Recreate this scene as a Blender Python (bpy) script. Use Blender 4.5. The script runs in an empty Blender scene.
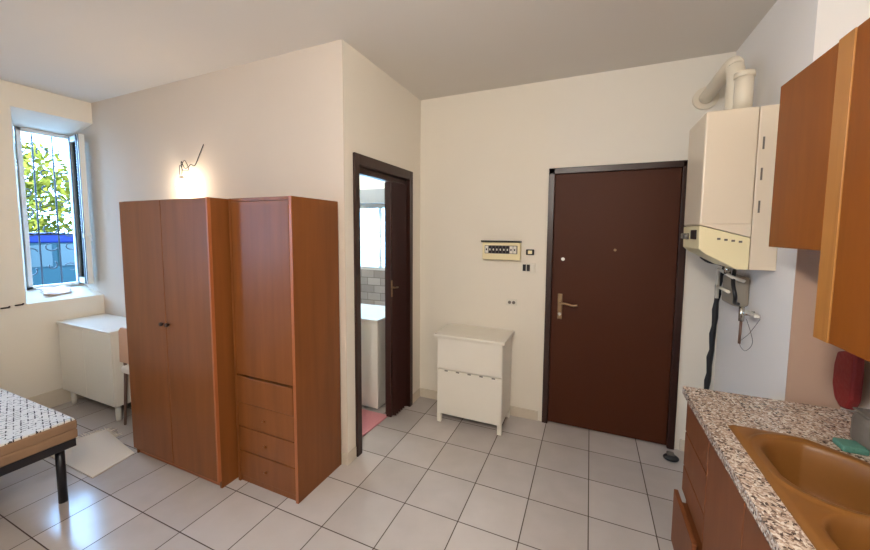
import bpy, bmesh, math, random
from mathutils import Vector, Matrix
random.seed(7)
C = bpy.context.scene.collection
sc = bpy.context.scene

# ------------------------------------------------------------------ camera
F_PX, CY_PX, PITCH, ROLL, YAW, CAM_H = 358.1, 259.54, .0766, .0062, .4084, 1.605
s_, c_ = math.sin(YAW), math.cos(YAW)
fw = Vector((-s_, c_, 0)); rt = Vector((c_, s_, 0)); up = Vector((0, 0, 1))
f2 = fw * math.cos(PITCH) - up * math.sin(PITCH)
u2 = up * math.cos(PITCH) + fw * math.sin(PITCH)
r3 = rt * math.cos(ROLL) + u2 * math.sin(ROLL)
u3 = u2 * math.cos(ROLL) - rt * math.sin(ROLL)
cd = bpy.data.cameras.new('camera'); cam = bpy.data.objects.new('camera', cd); C.objects.link(cam)
M = Matrix.Identity(4)
for i in range(3):
    M[i][0], M[i][1], M[i][2] = r3[i], u3[i], -f2[i]
M[2][3] = CAM_H
cam.matrix_world = M
cd.sensor_fit = 'HORIZONTAL'; cd.sensor_width = 36; cd.lens = F_PX / 870 * 36
cd.shift_y = -(275 - CY_PX) / 870
cd.clip_start = .02
sc.camera = cam

# ------------------------------------------------------------------ world, sun, exposure
w = bpy.data.worlds.new('sky'); sc.world = w; w.use_nodes = True
bg = w.node_tree.nodes['Background']
bg.inputs[0].default_value = (.30, .58, 1, 1); bg.inputs[1].default_value = 26.0
sd = bpy.data.lights.new('sun', 'SUN'); sd.energy = 16; sd.angle = .01; sd.color = (1, .95, .85)
sun = bpy.data.objects.new('sun', sd); C.objects.link(sun)
sun.rotation_euler = Vector((-.35, .6, -.7)).to_track_quat('-Z', 'Y').to_euler()
BULB_W = 285.0      # radiance of the bare bulb
LAMP_W = 216.0        # radiance of the pendant globe
sc.view_settings.view_transform = 'Standard'; sc.view_settings.look = 'None'
sc.view_settings.exposure = 0.0; sc.view_settings.gamma = 1; sc.view_settings.use_curve_mapping = False

def portal(loc, sx, sy, d):
    l = bpy.data.lights.new('window_portal', 'AREA'); l.shape = 'RECTANGLE'; l.size = sx; l.size_y = sy
    l.cycles.is_portal = True
    o = bpy.data.objects.new('window_portal', l); C.objects.link(o); o.location = loc
    o.rotation_euler = Vector(d).to_track_quat('-Z', 'Z').to_euler()
portal((-4.86, 1.71, 1.78), .45, 1.55, (1, 0, 0))
portal((-4.86, -1.1, 1.7), 1.1, 1.4, (1, 0, 0))
portal((-2.585, 4.16, 1.525), .57, .85, (0, -1, 0))

# ------------------------------------------------------------------ materials
def srgb(r, g, b):
    f = lambda v: (v / 255 / 12.92) if v / 255 <= .04045 else ((v / 255 + .055) / 1.055) ** 2.4
    return (f(r), f(g), f(b), 1)
def mat(name, col, rough=.5, metal=0, noise=0, nscale=20, bump=0, bscale=60, coat=0, trans=0, alpha=None, emit=None, estr=0, spec=.5):
    m = bpy.data.materials.new(name); m.use_nodes = True
    nt = m.node_tree; b = nt.nodes['Principled BSDF']; L = nt.links.new
    b.inputs['Base Color'].default_value = col; b.inputs['Roughness'].default_value = rough
    b.inputs['Metallic'].default_value = metal; b.inputs['Coat Weight'].default_value = coat
    b.inputs['Transmission Weight'].default_value = trans; b.inputs['Specular IOR Level'].default_value = spec
    if emit: b.inputs['Emission Color'].default_value = emit; b.inputs['Emission Strength'].default_value = estr
    tc = nt.nodes.new('ShaderNodeTexCoord')
    if noise:
        n = nt.nodes.new('ShaderNodeTexNoise'); n.inputs['Scale'].default_value = nscale; n.inputs['Detail'].default_value = 4
        L(tc.outputs['Object'], n.inputs['Vector'])
        r = nt.nodes.new('ShaderNodeMapRange'); r.inputs['To Min'].default_value = 1 - noise; r.inputs['To Max'].default_value = 1 + noise
        L(n.outputs['Fac'], r.inputs['Value'])
        v = nt.nodes.new('ShaderNodeVectorMath'); v.operation = 'SCALE'; v.inputs[0].default_value = col[:3]
        L(r.outputs[0], v.inputs['Scale']); L(v.outputs[0], b.inputs['Base Color'])
    if bump:
        n = nt.nodes.new('ShaderNodeTexNoise'); n.inputs['Scale'].default_value = bscale
        L(tc.outputs['Object'], n.inputs['Vector'])
        bp = nt.nodes.new('ShaderNodeBump'); bp.inputs['Strength'].default_value = bump; bp.inputs['Distance'].default_value = .01
        L(n.outputs['Fac'], bp.inputs['Height']); L(bp.outputs[0], b.inputs['Normal'])
    return m
def wood(name, dark, light, rough=.35, stretch=(14, 14, 1.2), coat=.2, dist=1.5):
    m = bpy.data.materials.new(name); m.use_nodes = True
    nt = m.node_tree; b = nt.nodes['Principled BSDF']; L = nt.links.new
    tc = nt.nodes.new('ShaderNodeTexCoord'); mp = nt.nodes.new('ShaderNodeMapping'); mp.inputs['Scale'].default_value = stretch
    n = nt.nodes.new('ShaderNodeTexNoise'); n.inputs['Scale'].default_value = 1.6; n.inputs['Detail'].default_value = 6; n.inputs['Distortion'].default_value = dist
    cr = nt.nodes.new('ShaderNodeValToRGB'); cr.color_ramp.elements[0].color = dark; cr.color_ramp.elements[1].color = light
    cr.color_ramp.elements[0].position = .3; cr.color_ramp.elements[1].position = .7
    L(tc.outputs['Object'], mp.inputs[0]); L(mp.outputs[0], n.inputs['Vector']); L(n.outputs['Fac'], cr.inputs[0]); L(cr.outputs[0], b.inputs['Base Color'])
    b.inputs['Roughness'].default_value = rough; b.inputs['Coat Weight'].default_value = coat; b.inputs['Coat Roughness'].default_value = .2; b.inputs['Specular IOR Level'].default_value = .35
    return m

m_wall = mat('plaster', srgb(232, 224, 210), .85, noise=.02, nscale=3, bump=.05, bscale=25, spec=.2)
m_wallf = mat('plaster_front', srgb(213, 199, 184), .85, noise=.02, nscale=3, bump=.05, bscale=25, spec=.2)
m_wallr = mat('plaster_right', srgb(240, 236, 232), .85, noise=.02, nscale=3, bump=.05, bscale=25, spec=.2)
m_ceil = mat('ceiling_paint', srgb(222, 216, 208), .9, spec=.2)
m_stepshade = mat('step_face_shade', srgb(192, 160, 138), .6, noise=.02)  # pinkish tone of the shaded step face, put into the colour
m_base = mat('baseboard_tile', srgb(206, 194, 176), .35, noise=.05)
m_white = mat('white_laminate', srgb(232, 226, 214), .35, noise=.01)
m_whitem = mat('white_metal', srgb(228, 222, 208), .3)
m_boil = mat('boiler_enamel', srgb(224, 208, 184), .35)
m_cream = mat('cream_plastic', srgb(238, 224, 180), .35)
m_frame = mat('dark_brown_frame', srgb(44, 18, 10), .35, noise=.1, nscale=8)
m_door = mat('brown_steel', srgb(70, 31, 9), .55, noise=.04, nscale=6, spec=.25)
m_fold = mat('dark_folding_vinyl', srgb(50, 22, 15), .4)
m_ward = wood('brown_wardrobe_laminate', srgb(115, 65, 27), srgb(129, 75, 34), .42, (10, 10, .8), .06, .6)
m_edge = mat('wardrobe_edge', srgb(160, 92, 52), .35, noise=.05)
m_cab = wood('orange_wood', srgb(130, 68, 8), srgb(142, 77, 13), .5, (8, 8, 1.3), .0, 1.2)
m_strip = wood('light_wood_strip', srgb(166, 108, 50), srgb(182, 124, 62), .4, (10, 10, 1), .1)
m_cabb = wood('brown_cabinet_wood', srgb(112, 62, 32), srgb(124, 72, 40), .5, (8, 8, 1.3), .0, .8)
m_dark = mat('dark_gap', srgb(30, 20, 16), .7)
m_black = mat('black_rubber', srgb(22, 20, 24), .5)
m_bmetal = mat('black_metal', srgb(34, 32, 36), .35, metal=.3)
m_iron = mat('wrought_iron', srgb(38, 42, 50), .5)
m_steel = mat('steel', srgb(200, 196, 188), .25, metal=1)
m_brass = mat('antique_brass', srgb(150, 126, 98), .35, metal=1)
m_sink = mat('brown_resin', srgb(126, 82, 36), .42, noise=.05, nscale=60, coat=0, spec=.35)
m_red = mat('red_cloth', srgb(126, 26, 24), .6, noise=.06, nscale=30, bump=.3, bscale=50)
m_teal = mat('teal_sponge', srgb(80, 128, 112), .8, bump=.5, bscale=200)
m_grey = mat('grey_plastic', srgb(104, 96, 88), .45, noise=.06)
m_meter = mat('grey_meter', srgb(150, 140, 126), .45, noise=.06)
m_pvc = mat('flue_pvc', srgb(226, 214, 192), .4)
m_mattb = mat('beige_ticking', srgb(140, 110, 84), .8, noise=.05, nscale=90)
m_rug = mat('cream_wool', srgb(226, 214, 198), .95, noise=.05, nscale=200, bump=.4, bscale=300)
m_pinkmat = mat('pink_bath_mat', srgb(222, 150, 156), .95, noise=.08, nscale=120, bump=.5, bscale=200)
m_pinkwood = mat('pale_wood_back', srgb(206, 164, 138), .5, noise=.04)
m_seat = mat('white_upholstery', srgb(226, 220, 214), .7)
m_chleg = mat('brown_chair_leg', srgb(110, 80, 66), .5)
m_pinkcloth = mat('pale_pink_cloth', srgb(226, 208, 206), .9, bump=.4, bscale=60)
m_winframe = mat('white_window_frame', srgb(225, 226, 224), .35)
m_gasket = mat('black_gasket', srgb(30, 26, 26), .6)
m_shut = mat('grey_shutter_box', srgb(150, 152, 152), .6)
m_bulb = mat('glowing_bulb', (1, 1, 1, 1), .3, emit=(1, .84, .64, 1), estr=BULB_W)
m_globe = mat('glowing_globe', (1, 1, 1, 1), .3, emit=(1, .94, .86, 1), estr=LAMP_W)
m_trunk = mat('bark', srgb(90, 78, 62), .9, noise=.2)
m_leafa = mat('yellow_green_leaves', srgb(88, 84, 24), .8, noise=.35, nscale=3, spec=.05)
m_leafb = mat('green_leaves', srgb(48, 58, 18), .8, noise=.35, nscale=3, spec=.05)
m_ground = mat('asphalt', srgb(104, 118, 126), .9, noise=.1)
m_carp = mat('blue_car_paint', srgb(2, 16, 66), .5, spec=.15)
m_cart = mat('teal_car_paint', srgb(6, 38, 44), .5, spec=.2)
m_carg = mat('teal_car_glass', srgb(6, 32, 34), .4, coat=0)
m_tyre = mat('tyre', srgb(25, 25, 27), .8)
m_gwall = mat('pale_garden_wall', srgb(92, 104, 110), .9, noise=.1)

def glass(name, rough=0, tint=(1, 1, 1, 1)):
    m = bpy.data.materials.new(name); m.use_nodes = True; nt = m.node_tree
    nt.nodes.remove(nt.nodes['Principled BSDF']); out = nt.nodes['Material Output']
    if rough:
        t1 = nt.nodes.new('ShaderNodeBsdfTranslucent'); t1.inputs[0].default_value = tint
        t2 = nt.nodes.new('ShaderNodeBsdfTransparent'); t2.inputs[0].default_value = tint
        t = nt.nodes.new('ShaderNodeMixShader'); t.inputs[0].default_value = .5
        nt.links.new(t1.outputs[0], t.inputs[1]); nt.links.new(t2.outputs[0], t.inputs[2])
    else:
        t = nt.nodes.new('ShaderNodeBsdfTransparent'); t.inputs[0].default_value = tint
    g = nt.nodes.new('ShaderNodeBsdfGlossy'); g.inputs['Roughness'].default_value = .05
    fr = nt.nodes.new('ShaderNodeFresnel'); mx = nt.nodes.new('ShaderNodeMixShader')
    nt.links.new(fr.outputs[0], mx.inputs[0]); nt.links.new(t.outputs[0], mx.inputs[1]); nt.links.new(g.outputs[0], mx.inputs[2])
    nt.links.new(mx.outputs[0], out.inputs['Surface'])
    return m
m_glass = glass('clear_glass', 0, (.93, .96, .96, 1))
m_frost = glass('frosted_glass', 1, (.86, .97, .96, 1))

def tile_mat():
    m = bpy.data.materials.new('floor_tiles'); m.use_nodes = True; nt = m.node_tree; b = nt.nodes['Principled BSDF']; L = nt.links.new
    tc = nt.nodes.new('ShaderNodeTexCoord'); mp = nt.nodes.new('ShaderNodeMapping'); mp.vector_type = 'POINT'
    T = 1 / 3
    mp.inputs['Location'].default_value = (-.0463 / T, -2.1087 / T, 0); mp.inputs['Scale'].default_value = (1 / T, 1 / T, 1)
    L(tc.outputs['Object'], mp.inputs[0])
    sp = nt.nodes.new('ShaderNodeSeparateXYZ'); L(mp.outputs[0], sp.inputs[0])
    def mth(op, a, bb=None):
        n = nt.nodes.new('ShaderNodeMath'); n.operation = op
        for i, x in enumerate((a, bb)):
            if x is None: continue
            if isinstance(x, (int, float)): n.inputs[i].default_value = x
            else: L(x, n.inputs[i])
        return n.outputs[0]
    ds = []; fl = []
    for ax in (0, 1):
        fr = mth('FRACT', mth('ADD', sp.outputs[ax], 100.0))
        ds.append(mth('SUBTRACT', .5, mth('ABSOLUTE', mth('SUBTRACT', fr, .5))))
        fl.append(mth('FLOOR', mth('ADD', sp.outputs[ax], 100.0)))
    d = mth('MINIMUM', ds[0], ds[1])
    mr = nt.nodes.new('ShaderNodeMapRange'); mr.inputs['From Min'].default_value = .006; mr.inputs['From Max'].default_value = .011
    L(d, mr.inputs['Value'])
    cx = nt.nodes.new('ShaderNodeCombineXYZ'); L(fl[0], cx.inputs[0]); L(fl[1], cx.inputs[1])
    wn = nt.nodes.new('ShaderNodeTexWhiteNoise'); wn.noise_dimensions = '3D'; L(cx.outputs[0], wn.inputs['Vector'])
    nz = nt.nodes.new('ShaderNodeTexNoise'); nz.inputs['Scale'].default_value = 7; nz.inputs['Detail'].default_value = 5; L(tc.outputs['Object'], nz.inputs['Vector'])
    f = mth('ADD', mth('MULTIPLY', wn.outputs['Value'], .5), mth('MULTIPLY', nz.outputs['Fac'], .5))
    cr = nt.nodes.new('ShaderNodeValToRGB'); cr.color_ramp.elements[0].color = srgb(180, 172, 167); cr.color_ramp.elements[1].color = srgb(198, 191, 187)
    cr.color_ramp.elements[0].position = .2; cr.color_ramp.elements[1].position = .8
    L(f, cr.inputs[0])
    mx = nt.nodes.new('ShaderNodeMixRGB'); mx.inputs[1].default_value = srgb(70, 54, 44); L(mr.outputs[0], mx.inputs[0]); L(cr.outputs[0], mx.inputs[2])
    L(mx.outputs[0], b.inputs['Base Color'])
    rr = nt.nodes.new('ShaderNodeMapRange'); rr.inputs['To Min'].default_value = .8; rr.inputs['To Max'].default_value = .16; L(mr.outputs[0], rr.inputs['Value']); L(rr.outputs[0], b.inputs['Roughness'])
    bp = nt.nodes.new('ShaderNodeBump'); bp.inputs['Strength'].default_value = .4; bp.inputs['Distance'].default_value = .002; L(mr.outputs[0], bp.inputs['Height']); L(bp.outputs[0], b.inputs['Normal'])
    return m
m_floor = tile_mat()

def granite():
    m = bpy.data.materials.new('speckled_granite'); m.use_nodes = True; nt = m.node_tree; b = nt.nodes['Principled BSDF']; L = nt.links.new
    tc = nt.nodes.new('ShaderNodeTexCoord')
    n0 = nt.nodes.new('ShaderNodeTexNoise'); n0.inputs['Scale'].default_value = 60; L(tc.outputs['Object'], n0.inputs['Vector'])
    ad = nt.nodes.new('ShaderNodeMixRGB'); ad.blend_type = 'ADD'; ad.inputs[0].default_value = .02; L(tc.outputs['Object'], ad.inputs[1]); L(n0.outputs['Color'], ad.inputs[2])
    v = nt.nodes.new('ShaderNodeTexVoronoi'); v.inputs['Scale'].default_value = 150; L(ad.outputs[0], v.inputs['Vector'])
    sp = nt.nodes.new('ShaderNodeSeparateColor'); L(v.outputs['Color'], sp.inputs[0])
    cr = nt.nodes.new('ShaderNodeValToRGB'); cr.color_ramp.interpolation = 'CONSTANT'
    cols = [(0, (84, 68, 60)), (.13, (142, 120, 106)), (.3, (184, 160, 142)), (.5, (204, 186, 170)), (.72, (224, 214, 202)), (.9, (162, 138, 124))]
    e = cr.color_ramp.elements
    while len(e) < len(cols): e.new(.5)
    for i, (p, c) in enumerate(cols): e[i].position = p; e[i].color = srgb(*c)
    L(sp.outputs[0], cr.inputs[0]); L(cr.outputs[0], b.inputs['Base Color']); b.inputs['Roughness'].default_value = .22
    return m
m_gran = granite()

def ticking():
    m = bpy.data.materials.new('patterned_ticking'); m.use_nodes = True; nt = m.node_tree; b = nt.nodes['Principled BSDF']; L = nt.links.new
    tc = nt.nodes.new('ShaderNodeTexCoord'); mp = nt.nodes.new('ShaderNodeMapping'); mp.inputs['Rotation'].default_value = (0, 0, .3)
    L(tc.outputs['Object'], mp.inputs[0])
    br = nt.nodes.new('ShaderNodeTexBrick'); br.inputs['Scale'].default_value = 11; br.inputs['Mortar Size'].default_value = .03; br.inputs['Row Height'].default_value = .3; br.inputs['Brick Width'].default_value = .35
    br.inputs['Color1'].default_value = br.inputs['Color2'].default_value = srgb(224, 222, 218); br.inputs['Mortar'].default_value = srgb(52, 50, 54)
    L(mp.outputs[0], br.inputs['Vector'])
    n = nt.nodes.new('ShaderNodeTexNoise'); n.inputs['Scale'].default_value = 45; L(tc.outputs['Object'], n.inputs['Vector'])
    g = nt.nodes.new('ShaderNodeMath'); g.operation = 'GREATER_THAN'; g.inputs[1].default_value = .5; L(n.outputs['Fac'], g.inputs[0])
    mx = nt.nodes.new('ShaderNodeMixRGB'); L(g.outputs[0], mx.inputs[0]); L(br.outputs['Color'], mx.inputs[1]); mx.inputs[2].default_value = srgb(224, 222, 218)
    L(mx.outputs[0], b.inputs['Base Color']); b.inputs['Roughness'].default_value = .85
    return m
m_tick = ticking()

def stone_tiles():
    m = bpy.data.materials.new('grey_stone_wall_tiles'); m.use_nodes = True; nt = m.node_tree; b = nt.nodes['Principled BSDF']; L = nt.links.new
    tc = nt.nodes.new('ShaderNodeTexCoord'); mp = nt.nodes.new('ShaderNodeMapping'); mp.inputs['Rotation'].default_value = (math.pi / 2, 0, 0)
    L(tc.outputs['Object'], mp.inputs[0])
    br = nt.nodes.new('ShaderNodeTexBrick'); br.inputs['Scale'].default_value = 4; br.inputs['Mortar Size'].default_value = .02; br.inputs['Row Height'].default_value = .4; br.inputs['Brick Width'].default_value = .8
    br.inputs['Color1'].default_value = srgb(206, 200, 196); br.inputs['Color2'].default_value = srgb(168, 160, 156); br.inputs['Mortar'].default_value = srgb(140, 134, 130)
    L(mp.outputs[0], br.inputs['Vector'])
    n = nt.nodes.new('ShaderNodeTexNoise'); n.inputs['Scale'].default_value = 14; n.inputs['Detail'].default_value = 6; L(tc.outputs['Object'], n.inputs['Vector'])
    mx = nt.nodes.new('ShaderNodeMixRGB'); mx.blend_type = 'MULTIPLY'; mx.inputs[0].default_value = .25; L(br.outputs['Color'], mx.inputs[1]); L(n.outputs['Fac'], mx.inputs[2])
    L(mx.outputs[0], b.inputs['Base Color']); b.inputs['Roughness'].default_value = .4
    return m
m_stone = stone_tiles()

# ------------------------------------------------------------------ geometry helpers (world coordinates, one MB = one mesh object)
class MB:
    def __init__(s): s.b = bmesh.new()
    def box(s, x0, x1, y0, y1, z0, z1, bev=0, seg=2):
        x0, x1 = min(x0, x1), max(x0, x1); y0, y1 = min(y0, y1), max(y0, y1); z0, z1 = min(z0, z1), max(z0, z1)
        r = bmesh.ops.create_cube(s.b, size=1); vs = r['verts']
        for v in vs: v.co = Vector(((x0 + x1) / 2 + v.co.x * (x1 - x0), (y0 + y1) / 2 + v.co.y * (y1 - y0), (z0 + z1) / 2 + v.co.z * (z1 - z0)))
        if bev:
            es = list({e for v in vs for e in v.link_edges})
            bmesh.ops.bevel(s.b, geom=es, offset=bev, segments=seg, profile=.5, affect='EDGES', clamp_overlap=True)
        return s
    def prism(s, pts, ax, a, b, bev=0):     # polygon pts in the two other axes, extruded along ax
        def co(p, t):
            return {'X': (t, p[0], p[1]), 'Y': (p[0], t, p[1]), 'Z': (p[0], p[1], t)}[ax]
        A = [s.b.verts.new(co(p, a)) for p in pts]; B = [s.b.verts.new(co(p, b)) for p in pts]
        fs = [s.b.faces.new(A), s.b.faces.new(B[::-1])]
        n = len(pts)
        for i in range(n): fs.append(s.b.faces.new((A[i], B[i], B[(i + 1) % n], A[(i + 1) % n])))
        bmesh.ops.recalc_face_normals(s.b, faces=fs)
        if bev:
            es = list({e for f in fs for e in f.edges})
            bmesh.ops.bevel(s.b, geom=es, offset=bev, segments=2, profile=.5, affect='EDGES', clamp_overlap=True)
        return s
    def tube(s, pts, r, seg=12, cap=True):
        pts = [Vector(p) for p in pts]; rings = []
        rs = r if isinstance(r, (list, tuple)) else [r] * len(pts)
        for i, p in enumerate(pts):
            t = (pts[min(i + 1, len(pts) - 1)] - pts[max(i - 1, 0)]).normalized()
            if i == 0:
                a = Vector((0, 0, 1)) if abs(t.z) < .9 else Vector((1, 0, 0))
                n = t.cross(a).normalized()
            else:
                n = (n - t * n.dot(t)).normalized()
            b = t.cross(n)
            rings.append([s.b.verts.new(p + (n * math.cos(k * 2 * math.pi / seg) + b * math.sin(k * 2 * math.pi / seg)) * rs[i]) for k in range(seg)])
        fs = []
        for A, B in zip(rings, rings[1:]):
            for k in range(seg): f = s.b.faces.new((A[k], A[(k + 1) % seg], B[(k + 1) % seg], B[k])); f.smooth = True; fs.append(f)
        if cap: fs.append(s.b.faces.new(rings[0][::-1])); fs.append(s.b.faces.new(rings[-1]))
        bmesh.ops.recalc_face_normals(s.b, faces=fs)
        return s
    def ball(s, c, r, sc3=(1, 1, 1), sub=3):
        res = bmesh.ops.create_icosphere(s.b, subdivisions=sub, radius=r)
        for v in res['verts']:
            v.co = Vector(c) + Vector((v.co.x * sc3[0], v.co.y * sc3[1], v.co.z * sc3[2]))
            for f in v.link_faces: f.smooth = True
        return s
def smooth_path(pts, n=8):
    P = [Vector(p) for p in pts]; out = []
    for i in range(len(P) - 1):
        p0, p1, p2, p3 = P[max(i - 1, 0)], P[i], P[i + 1], P[min(i + 2, len(P) - 1)]
        for k in range(n):
            t = k / n
            out.append(.5 * ((2 * p1) + (p2 - p0) * t + (2 * p0 - 5 * p1 + 4 * p2 - p3) * t * t + (3 * p1 - p0 - 3 * p2 + p3) * t ** 3))
    out.append(P[-1]); return out
def root_loc(o):
    v = Vector((0, 0, 0))
    while o: v += o.location; o = o.parent
    return v
def obj(name, mb, m, parent=None, loc=None, label=None):
    me = bpy.data.meshes.new(name); o = bpy.data.objects.new(name, me); C.objects.link(o)
    if parent: o.parent = parent; off = root_loc(parent)
    elif loc: o.location = loc; off = Vector(loc)
    else: off = Vector((0, 0, 0))
    for v in mb.b.verts: v.co -= off
    mb.b.to_mesh(me); mb.b.free(); me.materials.append(m)
    if label: o['label'] = label
    return o
def thing(name, label, cat, loc, group=None):
    o = bpy.data.objects.new(name, None); o.empty_display_size = .1; C.objects.link(o); o.location = loc
    o['label'] = label; o['category'] = cat
    if group: o['group'] = group
    return o
def tag(o, label, cat, group=None):
    o['label'] = label; o['category'] = cat
    if group: o['group'] = group
    return o
def struct(name, mb, m, parent=None, loc=None):
    o = obj(name, mb, m, parent, loc)
    if not parent: o['kind'] = 'structure'
    return o

XR, XD, XW, YB, YW, ZC = .8455, -1.481, -4.426, 3.067, 1.927, 2.814
XK = 1.03          # kitchen recess wall
YK = 2.10          # where the recess starts
XO = -4.826        # outer plane of the window niche
YS = -2.4          # wall behind the camera

# ------------------------------------------------------------------ structure
struct('floor', MB().box(XO, XK + .12, YS - .1, 4.15, -.1, 0), m_floor)
struct('ceiling', MB().box(XO, XK + .12, YS - .1, 4.15, ZC, ZC + .12), m_ceil)
D0, D1, DZ = -.312, .616, 2.108
struct('wall_back', MB().box(XD - .12, D0, YB, YB + .14, 0, ZC).box(D1, XR + .3, YB, YB + .14, 0, ZC).box(D0, D1, YB, YB + .14, DZ, ZC).box(D0, D1, YB + .08, YB + .14, 0, DZ), m_wall)
struct('wall_right', MB().box(XR, XR + .3, YK, YB, 0, ZC), m_wallr)
struct('step_shade_sheet', MB().box(XR, XK, YK - .006, YK, .80, 1.56), m_stepshade)  # thin sheet over the step face, coloured as its shade
struct('wall_kitchen', MB().box(XK, XK + .12, YS, YK, 0, ZC), m_wall)
struct('wall_rear', MB().box(XW, XK, YS - .1, YS, 0, ZC), m_wall)
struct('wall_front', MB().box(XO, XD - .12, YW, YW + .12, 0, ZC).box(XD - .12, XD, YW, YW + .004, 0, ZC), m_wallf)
O0, O1, OZ = 2.065, 2.84, 2.09
struct('wall_entry', MB().box(XD - .12, XD, YW + .004, O0, 0, ZC).box(XD - .12, XD, O1, YB, 0, ZC).box(XD - .12, XD, O0, O1, OZ, ZC), m_wall)
N0, NZ0, NZ1 = 1.393, .965, 2.62          # niche mouth
B0, B1, BZ0, BZ1 = 1.53, 1.905, 1.045, 2.53   # window opening at the outer plane
wm = MB().box(XO, XW, YS, -1.6, 0, ZC).box(XO, XW, -.6, N0, 0, ZC).box(XO, XW, -1.6, -.6, 0, 1.0).box(XO, XW, -1.6, -.6, 2.4, ZC).box(XO, XW, N0, YW, 0, NZ0).box(XO, XW, N0, YW, NZ1, ZC)
wm.prism([(XW, N0), (XO, N0), (XO, B0)], 'Z', NZ0, NZ1)
wm.prism([(XW, NZ0), (XO, NZ0), (XO, BZ0)], 'Y', N0, YW)
wm.prism([(XW, NZ1), (XO, NZ1), (XO, BZ1)], 'Y', N0, YW)
wm.box(XO, XO + .03, B1, YW, NZ0, NZ1)
struct('wall_window', wm, m_wall)
t = obj('added_window', MB().box(XO, XO + .05, -1.6, -1.55, 1.0, 2.4).box(XO, XO + .05, -.65, -.6, 1.0, 2.4).box(XO, XO + .05, -1.55, -.65, 1.0, 1.05).box(XO, XO + .05, -1.55, -.65, 2.35, 2.4).box(XO, XO + .05, -1.13, -1.07, 1.05, 2.35), m_winframe); t['kind'] = 'structure'  # out-of-view window added to bring more daylight into the room
# wet room behind the folding door
struct('wall_bath_far', MB().box(-3.4, -2.87, 4.0, 4.12, 0, ZC).box(-2.3, XD, 4.0, 4.12, 0, ZC).box(-2.87, -2.3, 4.0, 4.12, 0, 1.10).box(-2.87, -2.3, 4.0, 4.12, 1.95, ZC), m_wall)
struct('wall_bath_left', MB().box(-3.52, -3.4, YW + .12, 4.12, 0, ZC), m_wall)
struct('wall_bath_right', MB().box(XD - .12, XD, YB + .14, 4.0, 0, ZC), m_wall)
struct('trim_2', MB().box(-3.4, XD - .12, 3.985, 4.0, 0, 1.10), m_stone)
struct('trim_3', MB().box(-3.1, -2.1, 3.86, 4.0, 1.96, 2.14, .004), m_shut)
t = obj('window_2', MB().box(-2.87, -2.83, 4.0, 4.05, 1.10, 1.95).box(-2.34, -2.30, 4.0, 4.05, 1.10, 1.95).box(-2.83, -2.34, 4.0, 4.05, 1.10, 1.14).box(-2.83, -2.34, 4.0, 4.05, 1.91, 1.95).box(-2.525, -2.495, 3.995, 4.05, 1.14, 1.91), m_winframe); t['kind'] = 'structure'
obj('pane', MB().box(-2.83, -2.34, 4.02, 4.028, 1.14, 1.91), m_frost, t)

# baseboards
def baseboard(name, *boxes):
    mb = MB()
    for b in boxes: mb.box(*b, .003, 1)
    struct(name, mb, m_base)
baseboard('baseboard_back', (XD, D0 - .045, YB - .012, YB, 0, .085), (D1 + .045, XR, YB - .012, YB, 0, .085))
baseboard('baseboard_entry', (XD, XD + .012, YW, O0 - .05, 0, .085), (XD, XD + .012, O1 + .05, YB - .012, 0, .085))
baseboard('baseboard_front', (XW, XD + .012, YW - .012, YW, 0, .085))
baseboard('baseboard_window', (XW, XW + .012, YS, YW - .012, 0, .15))
baseboard('baseboard_right', (XR - .012, XR, YK, YB - .012, 0, .085))

# entry door
dr = obj('door_1', MB().box(D0 + .035, D1 - .035, YB + .002, YB + .05, .012, DZ - .035, .004), m_door); dr['kind'] = 'structure'
fr = MB().box(D0 - .012, D0 + .035, YB - .022, YB + .07, 0, DZ + .012, .004).box(D1 - .035, D1 + .012, YB - .022, YB + .07, 0, DZ + .012, .004).box(D0 - .012, D1 + .012, YB - .022, YB + .07, DZ - .035, DZ + .012, .004)
obj('door_frame', fr, m_frame, dr, label='darker brown door frame')
k = MB(); zc = 1.03
k.box(-.228, -.19, YB - .008, YB + .003, .90, 1.11, .006)
k.tube([(-.209, YB - .05, 1.035), (-.209, YB, 1.035)], .011)
k.tube(smooth_path([(-.209, YB - .05, 1.035), (-.17, YB - .056, 1.04), (-.11, YB - .052, 1.028), (-.075, YB - .05, 1.034)], 5), [.010] * 15 + [.008])
obj('door_handle', k, m_brass, dr, label='antique brass lever handle on a long plate')
obj('cylinder_lock', MB().tube([(-.209, YB - .014, .945), (-.209, YB, .945)], .013), m_steel, dr)
obj('deadbolt_rose', MB().tube([(-.197, YB - .012, 1.394), (-.197, YB + .003, 1.394)], .014, 16), m_steel, dr)
obj('peephole', MB().tube([(.177, YB - .008, 1.476), (.177, YB + .003, 1.476)], .010, 16), m_brass, dr)

# folding door in the wet room doorway
df = MB()
df.box(XD - .135, XD + .018, O0 - .042, O0 + .012, 0, OZ + .045, .004)
df.box(XD - .135, XD + .018, O1 - .012, O1 + .04, 0, OZ + .045, .004)
df.box(XD - .135, XD + .018, O0 + .012, O1 - .012, OZ - .03, OZ + .045, .004)
d2 = obj('door_2', df, m_frame); d2['kind'] = 'structure'
obj('door_track', MB().box(XD - .085, XD - .035, O0 + .012, O1 - .012, OZ - .075, OZ - .03, .003), m_fold, d2)
fy0, fy1, nf = 2.605, 2.825, 6
pts = []; th = .008
for i in range(nf * 2 + 1):
    pts.append((XD - .06 + (.045 if i % 2 else -.045), fy0 + (fy1 - fy0) * i / (nf * 2)))
loop = [(x - th / 2, y) for x, y in pts] + [(x + th / 2, y) for x, y in pts[::-1]]
obj('folding_panel', MB().prism(loop, 'Z', .012, OZ - .075), m_fold, d2)
obj('lead_post', MB().box(XD - .085, XD - .035, fy0 - .03, fy0 - .001, .012, OZ - .075, .004), m_fold, d2)
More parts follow.
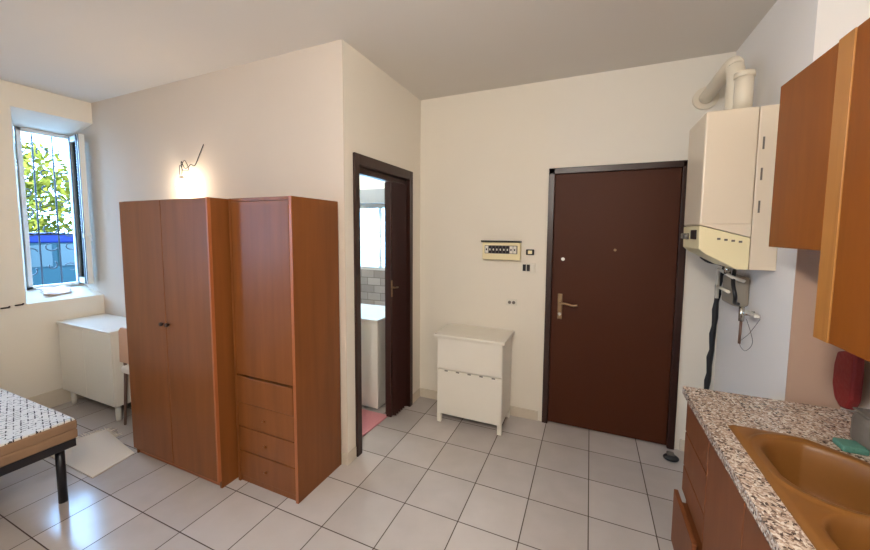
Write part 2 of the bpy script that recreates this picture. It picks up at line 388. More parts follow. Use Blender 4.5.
k = MB().box(XD - .035, XD - .030, fy0 - .026, fy0 - .004, 1.06, 1.20, .002).tube([(XD - .03, fy0 - .015, 1.14), (XD - .005, fy0 - .015, 1.14)], .007).tube([(XD - .005, fy0 - .03, 1.14), (XD - .005, fy0 + .04, 1.135)], .007)
obj('door_handle', k, m_brass, d2, label='small brass lever handle')

# main window: fixed frame, open casement, outer grille
wf = MB()
y0, y1, z0, z1 = B0, B1, BZ0, BZ1
wf.box(XO + .0, XO + .045, y0, y0 + .03, z0, z1, .003).box(XO, XO + .045, y1 - .02, y1, z0, z1, .003).box(XO, XO + .045, y0, y1, z0, z0 + .03, .003).box(XO, XO + .045, y0, y1, z1 - .03, z1, .003)
w1 = obj('window_1', wf, m_winframe); w1['kind'] = 'structure'
hx, hy = XO + .05, 1.893; ex, ey = XO + .36, 1.853
def leafpt(a, off): # along leaf, offset normal
    d = Vector((ex - hx, ey - hy, 0)); L_ = d.length; d /= L_; n = Vector((-d.y, d.x, 0))
    return (hx + d.x * a + n.x * off, hy + d.y * a + n.y * off)
LL = math.hypot(ex - hx, ey - hy); zl0, zl1 = BZ0 + .035, BZ1 - .02
def leafbox(mb, a0, a1, o0, o1, za, zb): mb.prism([leafpt(a0, o0), leafpt(a1, o0), leafpt(a1, o1), leafpt(a0, o1)], 'Z', za, zb)
lm = MB(); leafbox(lm, 0, .045, -.02, .02, zl0, zl1); leafbox(lm, LL - .05, LL, -.02, .02, zl0, zl1); leafbox(lm, .045, LL - .05, -.02, .02, zl0, zl0 + .05); leafbox(lm, .045, LL - .05, -.02, .02, zl1 - .05, zl1)
obj('casement', lm, m_winframe, w1)
lg = MB(); leafbox(lg, .045, LL - .05, -.003, .003, zl0 + .05, zl1 - .05); obj('pane', lg, m_glass, w1)
gk = MB(); leafbox(gk, .036, .070, -.024, -.018, zl0, zl1); leafbox(gk, LL - .082, LL - .046, -.024, -.018, zl0, zl1); leafbox(gk, LL - .012, LL - .002, -.024, -.018, zl0, zl1); obj('gasket', gk, m_gasket, w1, label='black sealing strips')
hp = leafpt(LL - .02, 0)
obj('window_handle', MB().box(hp[0] - .012, hp[0] + .012, hp[1] - .03, hp[1] + .03, 1.53, 1.57, .004).tube([(hp[0], hp[1], 1.55), (hp[0] + .05, hp[1] - .0, 1.55), (hp[0] + .06, hp[1] + .004, 1.50)], .008), m_winframe, w1)

g = MB(); XG = XO - .06
for yy in (1.50, 1.66, 1.80, 1.94):
    g.tube([(XG, yy, 1.0), (XG, yy, 2.6)], .007, 8)
for zz in (1.03, 1.56, 2.57):
    g.box(XG - .006, XG + .006, 1.42, 2.0, zz - .01, zz + .01)
obj_g = None
gr = tag(obj('window_grille', g, m_iron), 'dark wrought iron grille outside the window', 'grille')
for cz in (1.22, 1.40, 1.60, 1.78, 1.96, 2.14, 2.34):
    for cy in (1.585, 1.73, 1.875):
        cz_ = cz + random.uniform(-.05, .05); sgn = random.choice((-1, 1)); a0 = random.uniform(0, 6); r_ = random.uniform(.045, .07); P = []
        for i in range(16):
            a = a0 + i * .3; rr = r_ * (1 - i / 24)
            P.append((XG + .012, cy + sgn * rr * math.cos(a), cz_ + rr * math.sin(a)))
        obj('scroll', MB().tube(P, .0055, 6), m_iron, gr)

# ------------------------------------------------------------------ outdoors
struct('ground', MB().box(-30, XO - .02, -12, 25, -.1, 0), m_ground)
car = thing('car', 'blue car parked outside beyond the window grille', 'car', (-9.0, 2.7, 0))
prof = [(-2.0, .30), (-2.05, .62), (-1.9, .86), (-1.0, .98), (-.45, 1.42), (.2, 1.50), (.95, 1.46), (1.65, 1.05), (1.95, .98), (2.02, .6), (1.98, .30)]
body = MB().prism([(2.7 + a, b) for a, b in prof], 'X', -9.85, -8.15, .05)
obj('body', body, m_cart, car)
obj('roof', MB().prism([(2.7 - .5, 1.40), (2.7 - .40, 1.50), (2.7 + .2, 1.56), (2.7 + .9, 1.52), (2.7 + 1.1, 1.38)], 'X', -9.8, -8.12, .02), m_carp, car, label='bright blue roof')
obj('side_window', MB().prism([(2.7 - .85, 1.0), (2.7 - .40, 1.33), (2.7 + .2, 1.37), (2.7 + .2, 1.0)], 'X', -8.155, -8.13, .004), m_carg, car)
obj('side_window', MB().prism([(2.7 + .28, 1.0), (2.7 + .28, 1.37), (2.7 + .9, 1.36), (2.7 + 1.4, 1.08), (2.7 + 1.3, 1.0)], 'X', -8.155, -8.13, .004), m_carg, car)
for yy in (-1.25, 1.3):
    for xx in (-8.22, -9.78):
        wh = obj('wheel', MB().tube([(xx - .1, 2.7 + yy, .31), (xx + .1, 2.7 + yy, .31)], .31, 24), m_tyre, car)
        obj('hubcap', MB().tube([(xx - .105, 2.7 + yy, .31), (xx + .105, 2.7 + yy, .31)], .17, 16), m_steel, wh)
obj('sill_trim', MB().box(-8.15, -8.12, 1.5, 3.9, .55, .62, .01), m_carg, car)
tag(obj('garden_wall', MB().box(-13.2, -13.0, -4, 16, 0, 1.35, .02), m_gwall), 'pale low garden wall behind the parked blue car', 'wall')
def tree(name, cx, cy, h, r, n, m, label, low=.3):
    t = thing(name, label, 'tree', (cx, cy, 0))
    tr = MB().tube(smooth_path([(cx, cy, 0), (cx + .1, cy + .05, h * .3), (cx - .05, cy, h * .6), (cx, cy, h * .85)], 4), [.14 - i * .009 for i in range(13)], 8)
    for k in range(10):
        a = k * 2.4; z = h * (.35 + .05 * k)
        tr.tube([(cx, cy, z), (cx + math.cos(a) * r * .4, cy + math.sin(a) * r * .4, z + .3), (cx + math.cos(a) * r * .75, cy + math.sin(a) * r * .75, z + .45)], [.04, .025, .01], 6)
    obj('trunk', tr, m_trunk, t)
    f = MB(); R = random.Random(int(cx * 10 + cy))
    for i in range(n):
        d = Vector((R.gauss(0, 1), R.gauss(0, 1), R.gauss(0, 1))).normalized() * (R.random() ** .4)
        c = Vector((cx + d.x * r, cy + d.y * r, h * (.5 + low) / 1.0 * .75 + d.z * h * .5))
        if c.z < .2: continue
        a = Vector((R.gauss(0, 1), R.gauss(0, 1), R.gauss(0, 1))).normalized(); b = a.orthogonal().normalized()
        s1, s2 = .11, .055
        f.b.faces.new([f.b.verts.new(c + p) for p in (a * s1, b * s2, -a * s1, -b * s2)])
    obj('foliage', f, m, t)
tree('tree', -15.6, 4.6, 4.0, 1.9, 3000, m_leafa, 'yellow-green leafy tree in the window view above the blue car')
tree('tree', -15.9, 8.3, 3.6, 1.8, 2600, m_leafb, 'darker green tree at the right of the window view')

# ------------------------------------------------------------------ wall bulb
bx, by, bz = -3.03, 1.865, 1.965
b = thing('wall_bulb', 'bare glowing bulb hanging on loose wires above the left wardrobe', 'light bulb', (bx, by, bz))
obj('glass_bulb', MB().ball((bx, by, bz), .03, (1, 1, 1.15), 3), m_bulb, b)
obj('socket', MB().tube([(bx, by, bz + .03), (bx - .002, by + .005, bz + .075)], [.014, .017], 12), m_white, b)
wr = MB()
wr.tube(smooth_path([(bx - .002, by + .005, bz + .075), (bx - .02, by + .02, bz + .14), (bx - .07, by + .035, bz + .17), (bx - .09, by + .045, bz + .11), (bx - .095, by + .05, bz + .08)], 6), .003, 6)
wr.tube(smooth_path([(bx - .08, YW - .01, bz + .175), (bx - .04, YW - .03, bz + .20), (bx - .02, YW - .02, bz + .145), (bx + .02, YW - .02, bz + .15), (bx + .06, YW - .02, bz + .17), (bx + .10, YW - .015, bz + .16), (bx + .15, YW - .008, bz + .24), (bx + .20, YW - .004, bz + .32)], 6), .003, 6)
wr.tube(smooth_path([(bx - .06, YW - .02, bz + .16), (bx, YW - .03, bz + .205), (bx + .03, YW - .02, bz + .13), (bx - .03, YW - .03, bz + .13), (bx - .07, YW - .01, bz + .18)], 6), .0025, 6)
obj('wiring', wr, m_black, b)

# pendant lamp that lights the kitchen side (out of frame)
lx, ly, lz = -.28, -.15, 2.30
p = thing('pendant_lamp', 'round glowing pendant lamp hanging from the ceiling', 'lamp', (lx, ly, ZC))
obj('globe', MB().ball((lx, ly, lz), .12, (1, 1, 1), 3), m_globe, p)
obj('cord', MB().tube([(lx, ly, lz + .12), (lx, ly, ZC - .02)], .004, 8), m_black, p)
obj('canopy', MB().tube([(lx, ly, ZC - .03), (lx, ly, ZC)], [.03, .05], 20), m_white, p)

# ------------------------------------------------------------------ wardrobes
def wardrobe_left():
    X0, X1, Y0, Y1, Z1 = -2.958, -2.052, 1.42, 1.905, 1.80
    t = thing('wardrobe', 'brown two-door wardrobe with small knobs, left of the one with drawers', 'wardrobe', ((X0 + X1) / 2, (Y0 + Y1) / 2, 0))
    c = MB().box(X0, X0 + .018, Y0, Y1, 0, Z1, .0015).box(X1 - .018, X1, Y0, Y1, 0, Z1, .0015).box(X0 + .018, X1 - .018, Y0, Y1, Z1 - .02, Z1)
    c.box(X0 + .018, X1 - .018, Y1 - .01, Y1, .05, Z1 - .02).box(X0 + .018, X1 - .018, Y0 + .02, Y1 - .01, .045, .06)
    obj('carcass', c, m_ward, t)
    obj('plinth', MB().box(X0 + .018, X1 - .018, Y0 + .012, Y0 + .03, 0, .045), m_edge, t)
    xs = -2.50
    for a, bb, kx in ((X0 + .004, xs - .0025, xs - .03), (xs + .0025, X1 - .004, xs + .03)):
        d = obj('door', MB().box(a, bb, Y0 - .019, Y0 - .001, .05, Z1 - .004, .0025), m_ward, t)
        obj('knob', MB().tube([(kx, Y0 - .042, 1.0), (kx, Y0 - .034, 1.0), (kx, Y0 - .019, 1.0)], [.010, .013, .006], 12), m_frame, d)
    obj('edge_strip', MB().box(X1 - .012, X1 + .001, Y0 - .021, Y0 - .0005, .05, Z1, .001), m_edge, t)
def wardrobe_right():
    X0, X1, Y0, Y1, Z1 = -2.030, -1.522, 1.52, 1.913, 1.80
    t = thing('wardrobe', 'narrow brown wardrobe with one tall door above four drawers', 'wardrobe', ((X0 + X1) / 2, (Y0 + Y1) / 2, 0))
    c = MB().box(X0, X0 + .02, Y0 - .004, Y1, 0, Z1, .0015).box(X1 - .02, X1, Y0 - .004, Y1, 0, Z1, .0015).box(X0 + .02, X1 - .02, Y0, Y1, Z1 - .02, Z1)
    c.box(X0 + .02, X1 - .02, Y1 - .01, Y1, .05, Z1 - .02).box(X0 + .02, X1 - .02, Y0 + .02, Y1 - .01, .702, .716)
    obj('carcass', c, m_ward, t)
    obj('edge_strip', MB().box(X1 - .02, X1, Y0 - .006, Y0 - .0042, 0, Z1, .0005), m_edge, t)
    obj('plinth', MB().box(X0 + .02, X1 - .02, Y0 + .008, Y0 + .02, 0, .04), m_ward, t)
    a, bb = X0 + .024, X1 - .024
    obj('door', MB().box(a, bb, Y0 - .004, Y0 + .014, .712, Z1 - .022, .002), m_ward, t)
    zs = [(.535, .700, -.010), (.375, .528, -.004), (.216, .366, -.002), (.045, .208, -.004)]
    for i, (za, zb, o) in enumerate(zs):
        d = obj('drawer', MB().box(a, bb, Y0 + o, Y0 + o + .016, za, zb, .002).box(a + .02, bb - .02, Y0 + o + .016, Y0 + .33, za + .01, zb - .03), m_ward, t)
        if i: obj('pull', MB().tube([((a + bb) / 2 - .012, Y0 + o - .012, (za + zb) / 2), ((a + bb) / 2 + .012, Y0 + o - .012, (za + zb) / 2)], .005, 8).tube([((a + bb) / 2, Y0 + o - .012, (za + zb) / 2), ((a + bb) / 2, Y0 + o, (za + zb) / 2)], .005, 8), m_ward, d)
wardrobe_left(); wardrobe_right()

# ------------------------------------------------------------------ low white cabinet under the window
X0, X1, Y0, Y1 = -4.395, -3.55, 1.57, 1.905
t = thing('low_cabinet', 'low white two-door cabinet in the corner under the window', 'cabinet', ((X0 + X1) / 2, (Y0 + Y1) / 2, 0))
obj('carcass', MB().box(X0, X1, Y0 + .018, Y1, .14, .755, .003), m_white, t)
obj('top', MB().box(X0 - .01, X1 + .01, Y0 - .008, Y1 + .01, .755, .778, .003), m_white, t)
xm = -3.98
obj('door', MB().box(X0, xm - .002, Y0, Y0 + .017, .145, .750, .002), m_white, t)
obj('door', MB().box(xm + .002, X1, Y0, Y0 + .017, .145, .750, .002), m_white, t)
for xx in (X0 + .06, X1 - .06):
    for yy in (Y0 + .05, Y1 - .05):
        obj('leg', MB().tube([(xx, yy, .14), (xx, yy, 0)], [.022, .018], 12), m_white, t)

# ------------------------------------------------------------------ chair between cabinet and wardrobe
t = thing('chair', 'chair with white seat and pale back beside the low white cabinet', 'chair', (-3.2, 1.7, 0))
obj('seat', MB().box(-3.505, -3.03, 1.60, 1.895, .43, .50, .025, 4), m_seat, t)
obj('backrest', MB().prism([(-3.50, .53), (-3.025, .53), (-3.03, .79), (-3.06, .82), (-3.46, .82), (-3.49, .79)], 'Y', 1.598, 1.616, .004), m_pinkwood, t)
for xx in (-3.475, -3.04):
    obj('leg', MB().tube([(xx, 1.625, .60), (xx, 1.625, .43), (xx, 1.60, 0)], [.010, .013, .009], 10), m_chleg, t)
    obj('leg', MB().tube([(xx, 1.87, .44), (xx, 1.88, 0)], [.013, .009], 10), m_chleg, t)

# ------------------------------------------------------------------ bed
bx0, bx1, by0, by1 = -4.34, -2.735, -.87, 1.03
t = thing('bed', 'bed with patterned bare mattress on a black metal frame', 'bed', ((bx0 + bx1) / 2, (by0 + by1) / 2, 0))
def slab(z0, z1, e=0, bev=.012): return MB().box(bx0 + e, bx1 - e, by0 + e, by1 - e, z0, z1, bev, 3)
mt = obj('mattress', slab(.382, .438), m_mattb, t, label='beige mattress sides')
obj('upper_layer', slab(.436, .492), m_mattb, mt)
obj('mattress_top', slab(.484, .502, .008, .006), m_tick, mt, label='white ticking with dark dashed pattern')
fr = MB().box(bx1 - .04, bx1 - .005, by0 + .01, by1 - .01, .335, .382, .003).box(bx0 + .005, bx0 + .04, by0 + .01, by1 - .01, .335, .382, .003).box(bx0 + .04, bx1 - .04, by1 - .045, by1 - .01, .335, .382, .003).box(bx0 + .04, bx1 - .04, by0 + .01, by0 + .045, .335, .382, .003)
for i in range(12): fr.box(bx0 + .03, bx1 - .03, by0 + .12 + i * .145, by0 + .18 + i * .145, .365, .382)
obj('frame', fr, m_bmetal, t)
for xx in (bx1 - .075, bx0 + .075):
    for yy in (by1 - .06, by0 + .06):
        obj('leg', MB().tube([(xx, yy, .34), (xx, yy, 0)], .021, 16), m_bmetal, t)

# ------------------------------------------------------------------ rug
t = thing('rug', 'small cream rug with a fringed end on the tiles by the bed', 'rug', (-3.2, 1.3, 0))
R0 = [(-2.90, 1.142), (-2.955, 1.405), (-3.52, 1.49), (-3.60, 1.142)]
obj('pile', MB().prism(R0, 'Z', .001, .009, .002), m_rug, t)
fg = MB()
for i in range(26):
    f = i / 25; px = -3.60 + .08 * f; py = 1.142 + .348 * f
    L_ = random.uniform(.05, .075); dy = random.uniform(-.012, .014)
    fg.tube([(px, py, .006), (px - L_ * .5, py + dy * .5, .006), (px - L_, py + dy, .004)], [.004, .003, .002], 6)
for i in range(14):
    f = i / 13; px = -3.52 + .20 * f; py = 1.49 - .03 * f
    fg.tube([(px, py, .006), (px + random.uniform(-.02, .02), py + random.uniform(.03, .05), .004)], [.004, .002], 6)
obj('fringe', fg, m_rug, t)

# ------------------------------------------------------------------ shoe cabinet by the back wall
X0, X1, Y0, Y1 = -1.145, -.592, 2.70, 3.045
t = thing('shoe_cabinet', 'white shoe cabinet with two flap doors under the fuse box', 'cabinet', ((X0 + X1) / 2, (Y0 + Y1) / 2, 0))
obj('carcass', MB().box(X0, X1, Y0 + .018, Y1, .075, .738, .003), m_white, t)
obj('top', MB().box(X0 - .02, X1 + .02, Y0 - .02, Y1 + .01, .738, .762, .004), m_white, t)
for za, zb in ((.08, .462), (.468, .734)):
    d = obj('flap_door', MB().box(X0 + .003, X1 - .003, Y0, Y0 + .017, za, zb, .003), m_white, t)
    if za < .1:
        for i in range(5):
            xx = X0 + .07 + i * .1
            obj('finger_slot', MB().box(xx, xx + .028, Y0 - .001, Y0 + .004, .450, .460), m_grey, d)
for xx in (X0, X1 - .035):
    for yy in (Y0 + .005, Y1 - .04):
        obj('leg', MB().box(xx, xx + .035, yy, yy + .035, 0, .078, .003), m_white, t)

# ------------------------------------------------------------------ back wall fittings
t = thing('fuse_box', 'white fuse box with dark top edge on the wall above the shoe cabinet', 'fuse box', (-.695, YB, 1.37))
obj('housing', MB().box(-.857, -.532, YB - .055, YB, 1.372, 1.520, .005), m_cream, t)
obj('raised_cover', MB().prism([(YB - .058, 1.520), (YB - .085, 1.528), (YB - .085, 1.536), (YB, 1.533), (YB, 1.520)], 'X', -.862, -.530), m_bmetal, t, label='dark smoked cover lifted open along the top')
obj('breaker_window', MB().box(-.835, -.555, YB - .0565, YB - .054, 1.425, 1.495, .0005), m_grey, t)
for i in range(9):
    xx = -.828 + i * .030
    br_ = obj('breaker', MB().box(xx, xx + .025, YB - .066, YB - .056, 1.430, 1.490, .001), m_white if i in (0, 7, 8) else m_bmetal, t)
    obj('toggle', MB().box(xx + .008, xx + .017, YB - .075, YB - .066, 1.452, 1.468, .001), m_black if i in (0, 7, 8) else m_white, br_)
t = thing('door_chime', 'small black and cream device above the switch plate', 'door chime', (-.457, YB, 1.42))
obj('body', MB().box(-.492, -.425, YB - .018, YB, 1.418, 1.466, .006), m_bmetal, t)
obj('face', MB().box(-.474, -.440, YB - .021, YB - .018, 1.428, 1.456, .001), m_cream, t)
t = thing('light_switch', 'wall switch plate with dark rockers beside the door frame', 'switch', (-.47, YB, 1.27))
obj('plate', MB().box(-.528, -.412, YB - .010, YB, 1.266, 1.350, .003), m_whitem, t)
for i, mm in enumerate((m_bmetal, m_bmetal, m_white)):
    obj('rocker', MB().box(-.515 + i * .033, -.489 + i * .033, YB - .016, YB - .010, 1.282, 1.338, .002), mm, t)
t = thing('wall_socket', 'white wall socket above the right end of the shoe cabinet', 'socket', (-.61, YB, .98))
obj('plate', MB().box(-.652, -.560, YB - .009, YB, .975, 1.035, .003), m_whitem, t)
obj('socket_holes', MB().tube([(-.62, YB - .012, 1.005), (-.62, YB - .008, 1.005)], .014, 14).tube([(-.585, YB - .012, 1.005), (-.585, YB - .008, 1.005)], .014, 14), m_grey, t)
for i, yy in enumerate((1.27, 1.35)):
    z_ = .956 + i * .01
    tag(obj('wall_hook', MB().tube(smooth_path([(XW, yy - .02, z_), (XW + .02, yy - .015, z_ + .003), (XW + .022, yy + .015, z_ + .004), (XW + .012, yy + .022, z_ + .01)], 4), .006, 8), m_frame), ('small dark hook on the wall, farther from the window' if i == 0 else 'small dark hook on the wall next to the window sill'), 'hook')
# cloth on the sill
cl = MB(); n = 14
for i in range(n + 1):
    for j in range(n + 1):
        u, v = i / n, j / n
        x = XO + .07 + .2 * u + .015 * math.sin(5 * v); y = 1.56 + .20 * v + .02 * math.sin(4 * u)
        zs = .965 + (XW - x) * .2
        cl.b.verts.new((x, y, zs + .010 + .010 * (math.sin(9 * u + 3 * v) + 1) * (.5 + .5 * math.sin(7 * v))))
cl.b.verts.ensure_lookup_table()
for i in range(n):
    for j in range(n):
        a = i * (n + 1) + j; f = cl.b.faces.new([cl.b.verts[q] for q in (a, a + 1, a + n + 2, a + n + 1)]); f.smooth = True
o = tag(obj('sill_cloth', cl, m_pinkcloth), 'crumpled pale pink cloth lying on the window sill', 'cloth')
md = o.modifiers.new('thick', 'SOLIDIFY'); md.thickness = .006

# ------------------------------------------------------------------ wet room contents
p = thing('added_globe_light', 'added round white globe, out of view, lighting the room behind the folding door', 'lamp', (-2.6, 3.2, ZC))  # unseen lamp added to brighten the view through the doorway
obj('globe', MB().ball((-2.6, 3.2, ZC - .12), .10, (1, 1, 1), 3), mat('added_cool_globe', (1, 1, 1, 1), .3, emit=(.86, .95, 1, 1), estr=130), p)
obj('canopy', MB().tube([(-2.6, 3.2, ZC - .03), (-2.6, 3.2, ZC)], .06, 20), m_white, p)
X0, X1, Y0, Y1 = -2.29, -1.69, 2.64, 3.20
t = thing('washing_machine', 'white washing machine in the room behind the folding door', 'washing machine', (-2.0, 2.9, 0))
obj('body', MB().box(X0, X1, Y0, Y1, .02, .80, .008), m_white, t)
obj('top', MB().box(X0 - .005, X1 + .005, Y0 - .008, Y1, .80, .83, .006), m_white, t)
obj('porthole', MB().tube([(-2.05, Y0 - .012, .42), (-2.05, Y0, .42)], .16, 32), m_grey, t)
for xx in (X0 + .06, X1 - .06):
    for yy in (Y0 + .06, Y1 - .06): obj('foot', MB().tube([(xx, yy, 0), (xx, yy, .022)], .02, 10), m_black, t)
tag(obj('bath_mat', MB().prism([(-2.1, 2.15), (-1.585, 2.15), (-1.56, 2.60), (-2.1, 2.60)], 'Z', .001, .014, .003), m_pinkmat), 'pink mat on the floor just inside the folding door', 'mat')

# ------------------------------------------------------------------ boiler
BX, BY0, BY1, BZt = .522, 2.28, 2.625, 2.228
t = thing('boiler', 'white wall-hung gas boiler in the corner right of the entry door', 'boiler', (XR, 2.48, 1.42))
obj('rear_frame', MB().box(.740, XR, BY0, BY1, 1.424, BZt, .003), m_boil, t)
obj('cover', MB().box(BX, .737, BY0 - .003, BY1 + .003, 1.652, BZt, .008, 3), m_boil, t)
obj('control_panel', MB().prism([(BX, 1.648), (.737, 1.585), (.737, 1.424), (.69, 1.424), (BX + .03, 1.50), (BX + .002, 1.525)], 'Y', BY0 - .003, BY1 + .003, .005), m_cream, t, label='cream lower control panel')
obj('cover_skirt', MB().prism([(BX + .001, 1.653), (.736, 1.653), (.736, 1.589), (BX + .001, 1.652)], 'Y', BY0 - .001, BY1 + .001), m_boil, t)
obj('display', MB().box(BX - .003, BX + .002, 2.33, 2.44, 1.575, 1.625, .001), m_bmetal, t)
for yy in (2.50, 2.57):
    obj('control_knob', MB().tube([(BX + .002, yy, 1.590), (BX - .022, yy, 1.590)], [.018, .015], 16), m_grey, t)
for z in (1.74, 1.90, 2.05):
    obj('vent_slot', MB().box(.757, .765, BY0 - .0015, BY0 + .003, z - .03, z + .03, .0005), m_grey, t)
for xx in (.60, .63, .66, .69):
    obj('panel_mark', MB().box(xx, xx + .014, BY0 - .0045, BY0 - .002, 1.574 - (xx - .6) * .15, 1.584 - (xx - .6) * .15), m_grey, t)
# flue
FX, FY = .70, 2.52
t = thing('flue_pipe', 'taller cream flue pipe bending from the boiler top into the back wall', 'pipe', (FX, FY, BZt))
obj('pipe', MB().tube(smooth_path([(FX, FY, BZt), (FX, FY, 2.38), (FX, FY, 2.46), (FX - .002, FY + .02, 2.52), (FX - .005, FY + .08, 2.55), (FX - .01, YB, 2.53)], 6), .041, 24), m_pvc, t)
obj('collar', MB().tube([(FX, FY, BZt), (FX, FY, BZt + .015)], .06, 24), m_pvc, t)
obj('wall_flange', MB().tube([(FX - .01, YB - .02, 2.53), (FX - .01, YB, 2.53)], .075, 24), m_pvc, t)
t = thing('intake_pipe', 'shorter capped cream pipe standing on the boiler top nearest the camera', 'pipe', (.70, 2.39, BZt))
obj('pipe', MB().tube([(.70, 2.39, BZt), (.70, 2.39, 2.42)], .040, 24), m_pvc, t)
obj('cap', MB().tube([(.70, 2.39, 2.41), (.70, 2.39, 2.435)], .044, 24), m_pvc, t)

# gas meter and plumbing under the boiler
t = thing('gas_meter', 'grey gas meter with white bracket pipes below the boiler', 'gas meter', (XR, 2.66, 1.19))
obj('body', MB().box(.765, XR, 2.56, 2.76, 1.185, 1.36, .02, 3), m_meter, t)
br_ = MB().tube([(.745, 2.76, 1.20), (.745, 2.76, 1.385), (.745, 2.50, 1.36), (.80, 2.52, 1.34)], .010, 10)
br_.tube([(.745, 2.76, 1.275), (.745, 2.56, 1.27)], .009, 10)
obj('bracket', br_, m_whitem, t)
obj('hose', MB().tube(smooth_path([(.76, 2.54, 1.40), (.745, 2.50, 1.33), (.75, 2.47, 1.26), (.765, 2.52, 1.215), (.79, 2.55, 1.205)], 6), .010, 10), m_bmetal, t)
obj('union_nut', MB().tube([(.745, 2.60, 1.37), (.745, 2.60, 1.424)], .018, 6), m_steel, t)
t = thing('drain_valve', 'small white lever valve with thin dark pipe under the gas meter', 'valve', (XR, 2.5, 1.1))
obj('lever', MB().box(.80, .826, 2.36, 2.50, 1.168, 1.182, .003), m_whitem, t)
obj('valve_body', MB().tube([(XR, 2.49, 1.165), (.79, 2.49, 1.165)], .014, 12).tube([(.79, 2.49, 1.12), (.79, 2.49, 1.20)], .013, 12), m_steel, t)
obj('pipe', MB().tube([(.79, 2.49, 1.12), (.79, 2.495, .99)], .007, 8), m_chleg, t)
obj('wire', MB().tube(smooth_path([(.80, 2.45, 1.14), (.83, 2.44, 1.02), (.82, 2.50, .95), (.80, 2.52, .99), (.82, 2.46, 1.06), (.83, 2.37, 1.16)], 6), .0013, 6), m_grey, t)
hs = []
for i in range(26):
    f = i / 25; z = 1.42 - f * 1.40
    hs.append((.818 + .003 * math.sin(i * 1.9) - .05 * f, 2.99 + .003 * math.sin(i * 2.7) - (.12 * (1 - f * 8) if f < .125 else 0), z))
tag(obj('black_hose', MB().tube(hs, [.017 + .003 * math.sin(i * 2.2) for i in range(26)], 10), m_black), 'black hose running down the wall corner from under the boiler', 'hose')
tag(obj('cable_end', MB().tube(smooth_path([(.66, 2.80, 1.46), (.70, 2.80, 1.43), (.75, 2.80, 1.42), (.80, 2.82, 1.40)], 4), .012, 8), m_black), 'short black cable end jutting out below the boiler', 'cable')
ds = MB().ball((.58, 2.89, .022), .045, (1.1, .8, .5), 3); 
for v in ds.b.verts: v.co.z = max(v.co.z, .001)
t = tag(obj('door_stop', ds, m_black, None), 'small black door stop on the floor by the door frame', 'door stop')
obj('cap', MB().box(.555, .60, 2.88, 2.92, .036, .055, .006), m_grey, t)

# ------------------------------------------------------------------ kitchen
WX0, WY0, WY1 = .430, -.30, 1.995
hole = [(.525, .84), (.905, .84), (.905, 1.38), (.870, 1.46), (.830, 1.50), (.79, 1.55), (.74, 1.59), (.62, 1.615), (.525, 1.615)]
wk = MB(); B_ = wk.b
outer = [(WX0, WY0), (XK, WY0), (XK, WY1), (WX0, WY1)]
es = []
for loop_ in (outer, hole):
    vs = [B_.verts.new((x, y, .88)) for x, y in loop_]
    es += [B_.edges.new((vs[i], vs[(i + 1) % len(vs)])) for i in range(len(vs))]
r = bmesh.ops.triangle_fill(B_, edges=es, use_beauty=True)
fs = [g_ for g_ in r['geom'] if isinstance(g_, bmesh.types.BMFace)]
ex_ = bmesh.ops.extrude_face_region(B_, geom=fs)
for g_ in ex_['geom']:
    if isinstance(g_, bmesh.types.BMVert): g_.co.z -= .035
bmesh.ops.recalc_face_normals(B_, faces=B_.faces[:])
tag(obj('worktop', wk, m_gran), 'speckled granite kitchen worktop along the right wall', 'worktop')

def sstep(a, b, x):
    t_ = max(0, min(1, (x - a) / (b - a))); return t_ * t_ * (3 - 2 * t_)
sk = MB(); nx, ny = 90, 170; SX0, SX1, SY0 = .503, .93, .80
vs = {}
def maxy(x): return 1.645 - (((x - .64) / .29) ** 2 * .26 if x > .64 else 0)
for i in range(nx + 1):
    x = SX0 + (SX1 - SX0) * i / nx
    my = maxy(x)
    for j in range(ny + 1):
        y = SY0 + (my - SY0) * j / ny
        dE = min(x - SX0, SX1 - x, y - SY0, (my - y) * .8)
        z = .8815 + .012 * sstep(0, .014, dE)
        g1 = ((abs(x - .722) / .180) ** 2.6 + (abs(y - 1.408) / .172) ** 2.6) ** (1 / 2.6)
        g2 = ((abs(x - .722) / .182) ** 3.2 + (abs(y - 1.03) / .178) ** 3.2) ** (1 / 3.2)
        lim = 1 + (.045 - dE) / .17
        for gg, dep in ((g1, .15), (g2, .15)):
            gg = max(gg, lim)
            z -= dep * sstep(1.0, .78, gg) + .010 * sstep(1.04, .95, gg)
        z += .006 * math.exp(-((g1 - 1.16) / .05) ** 2) * sstep(.0, .03, dE)
        vs[i, j] = sk.b.verts.new((x, y, z))
for i in range(nx):
    for j in range(ny):
        f = sk.b.faces.new((vs[i, j], vs[i + 1, j], vs[i + 1, j + 1], vs[i, j + 1])); f.smooth = True
t = thing('kitchen_sink', 'brown resin double-bowl sink set into the granite worktop', 'sink', (.72, 1.2, .88))
o = obj('basin', sk, m_sink, t); md = o.modifiers.new('thick', 'SOLIDIFY'); md.thickness = .004; md.offset = -1
for yy in (1.408, 1.03): obj('drain', MB().tube([(.722, yy, .722), (.722, yy, .726)], .035, 24), m_steel, t)

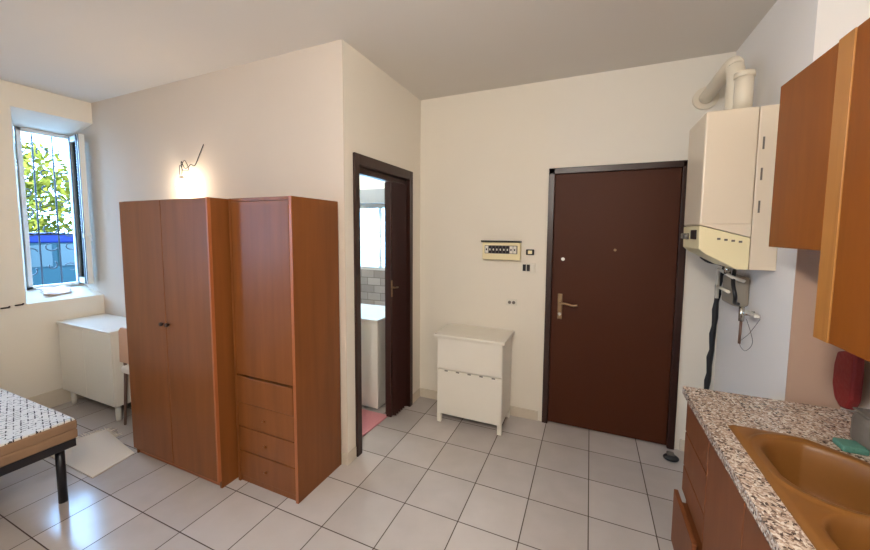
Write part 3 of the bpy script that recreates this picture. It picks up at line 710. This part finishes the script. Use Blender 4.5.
def base_unit(ya, yb, kind, label):
    t = thing('base_cabinet', label, 'cabinet', (.74, (ya + yb) / 2, 0))
    c = MB().box(.470, XK - .01, ya, ya + .016, .09, .843).box(.470, XK - .01, yb - .016, yb, .09, .843).box(.470, XK - .01, ya + .016, yb - .016, .09, .106).box(XK - .02, XK - .01, ya + .016, yb - .016, .106, .843)
    obj('carcass', c, m_cabb, t)
    obj('plinth', MB().box(.50, .516, ya, yb, 0, .09), m_frame, t)
    if kind == 'drawers':
        for za, zb, o in ((.668, .838, 0), (.500, .662, 0), (.372, .494, 0), (.10, .364, .032)):
            d = obj('drawer', MB().box(.450 - o, .468 - o, ya + .002, yb - .002, za, zb, .003).box(.468 - o, .468 - o + .45, ya + .03, yb - .03, za + .02, zb - .04), m_cabb, t)
            obj('handle', MB().tube([(.430 - o, ya + .14, (za + zb) / 2 + .03), (.430 - o, yb - .14, (za + zb) / 2 + .03)], .005, 8), m_cabb, d) if za > .9 else None
    else:
        d = obj('door', MB().box(.450, .468, ya + .002, yb - .002, .10, .838, .003), m_cabb, t)
base_unit(1.645, 1.99, 'drawers', 'brown base cabinet with drawers at the door end, lowest drawer ajar')
base_unit(1.295, 1.643, 'door', 'brown base cabinet door under the front of the sink, next to the drawers')
base_unit(.75, 1.293, 'door', 'brown base cabinet under the near sink bowl at the lower frame edge')

def upper_unit(name, ya, yb, z0, z1, label, strip=0, splits=()):
    t = thing(name, label, 'cabinet', (.87, (ya + yb) / 2, z0))
    obj('carcass', MB().box(.720, XK, ya, yb, z0, z1, .002), m_cab, t)
    ye = yb
    if strip:
        obj('stile', MB().box(.698, .720, yb - strip, yb, z0, z1, .002), m_strip, t, label='lighter wood edge strip'); ye = yb - strip - .002
    cuts = [ye] + list(splits) + [ya]
    for a, bb in zip(cuts, cuts[1:]):
        obj('door', MB().box(.700, .719, bb + .0015, a - .0015, z0 + .001, z1 - .001, .003), m_cab, t)
upper_unit('wall_cabinet', 1.592, 1.975, 1.550, 2.215, 'short orange-brown wall cabinet nearest the boiler')
upper_unit('wall_cabinet', .70, 1.590, 1.262, 2.218, 'taller orange-brown wall cabinet with pale edge strip, right frame edge', .078, (1.10,))

# things on and above the worktop
rd = MB()
out = [(1.93, 1.255), (1.93, 1.135), (1.995, 1.118), (2.015, 1.06), (2.015, .975), (1.985, .92), (1.93, .895), (1.875, .905), (1.845, .95), (1.842, 1.04), (1.848, 1.12), (1.865, 1.255)]
out = [(y - .02, z) for y, z in out]
out = [((y - 1.91) * .74 + 1.972, z) for y, z in out]
rd.prism(out[::-1], 'X', .965, 1.0, .010)
t = thing('oven_glove', 'red padded kitchen glove hanging below the tall wall cabinet', 'oven glove', (.98, 1.9, .9))
obj('padded_cloth', rd, m_red, t)
obj('hanging_loop', MB().tube(smooth_path([(.983, 1.92, 1.25), (.99, 1.92, 1.29), (XK, 1.93, 1.30)], 4), .006, 8), m_red, t)
gb = MB()
gb.box(.855, .955, 1.60, 1.70, .8805, 1.0, .03, 4)
t = thing('container', 'dark grey rounded container behind the sink at the right edge', 'container', (.9, 1.65, .88))
obj('tub', gb, m_grey, t); obj('lid', MB().box(.862, .948, 1.607, 1.693, .998, 1.006, .004), m_grey, t)
tag(obj('sponge', MB().box(.800, .865, 1.592, 1.597 + .06, .8805, .902, .006), m_teal), 'small green scouring sponge behind the sink', 'sponge')
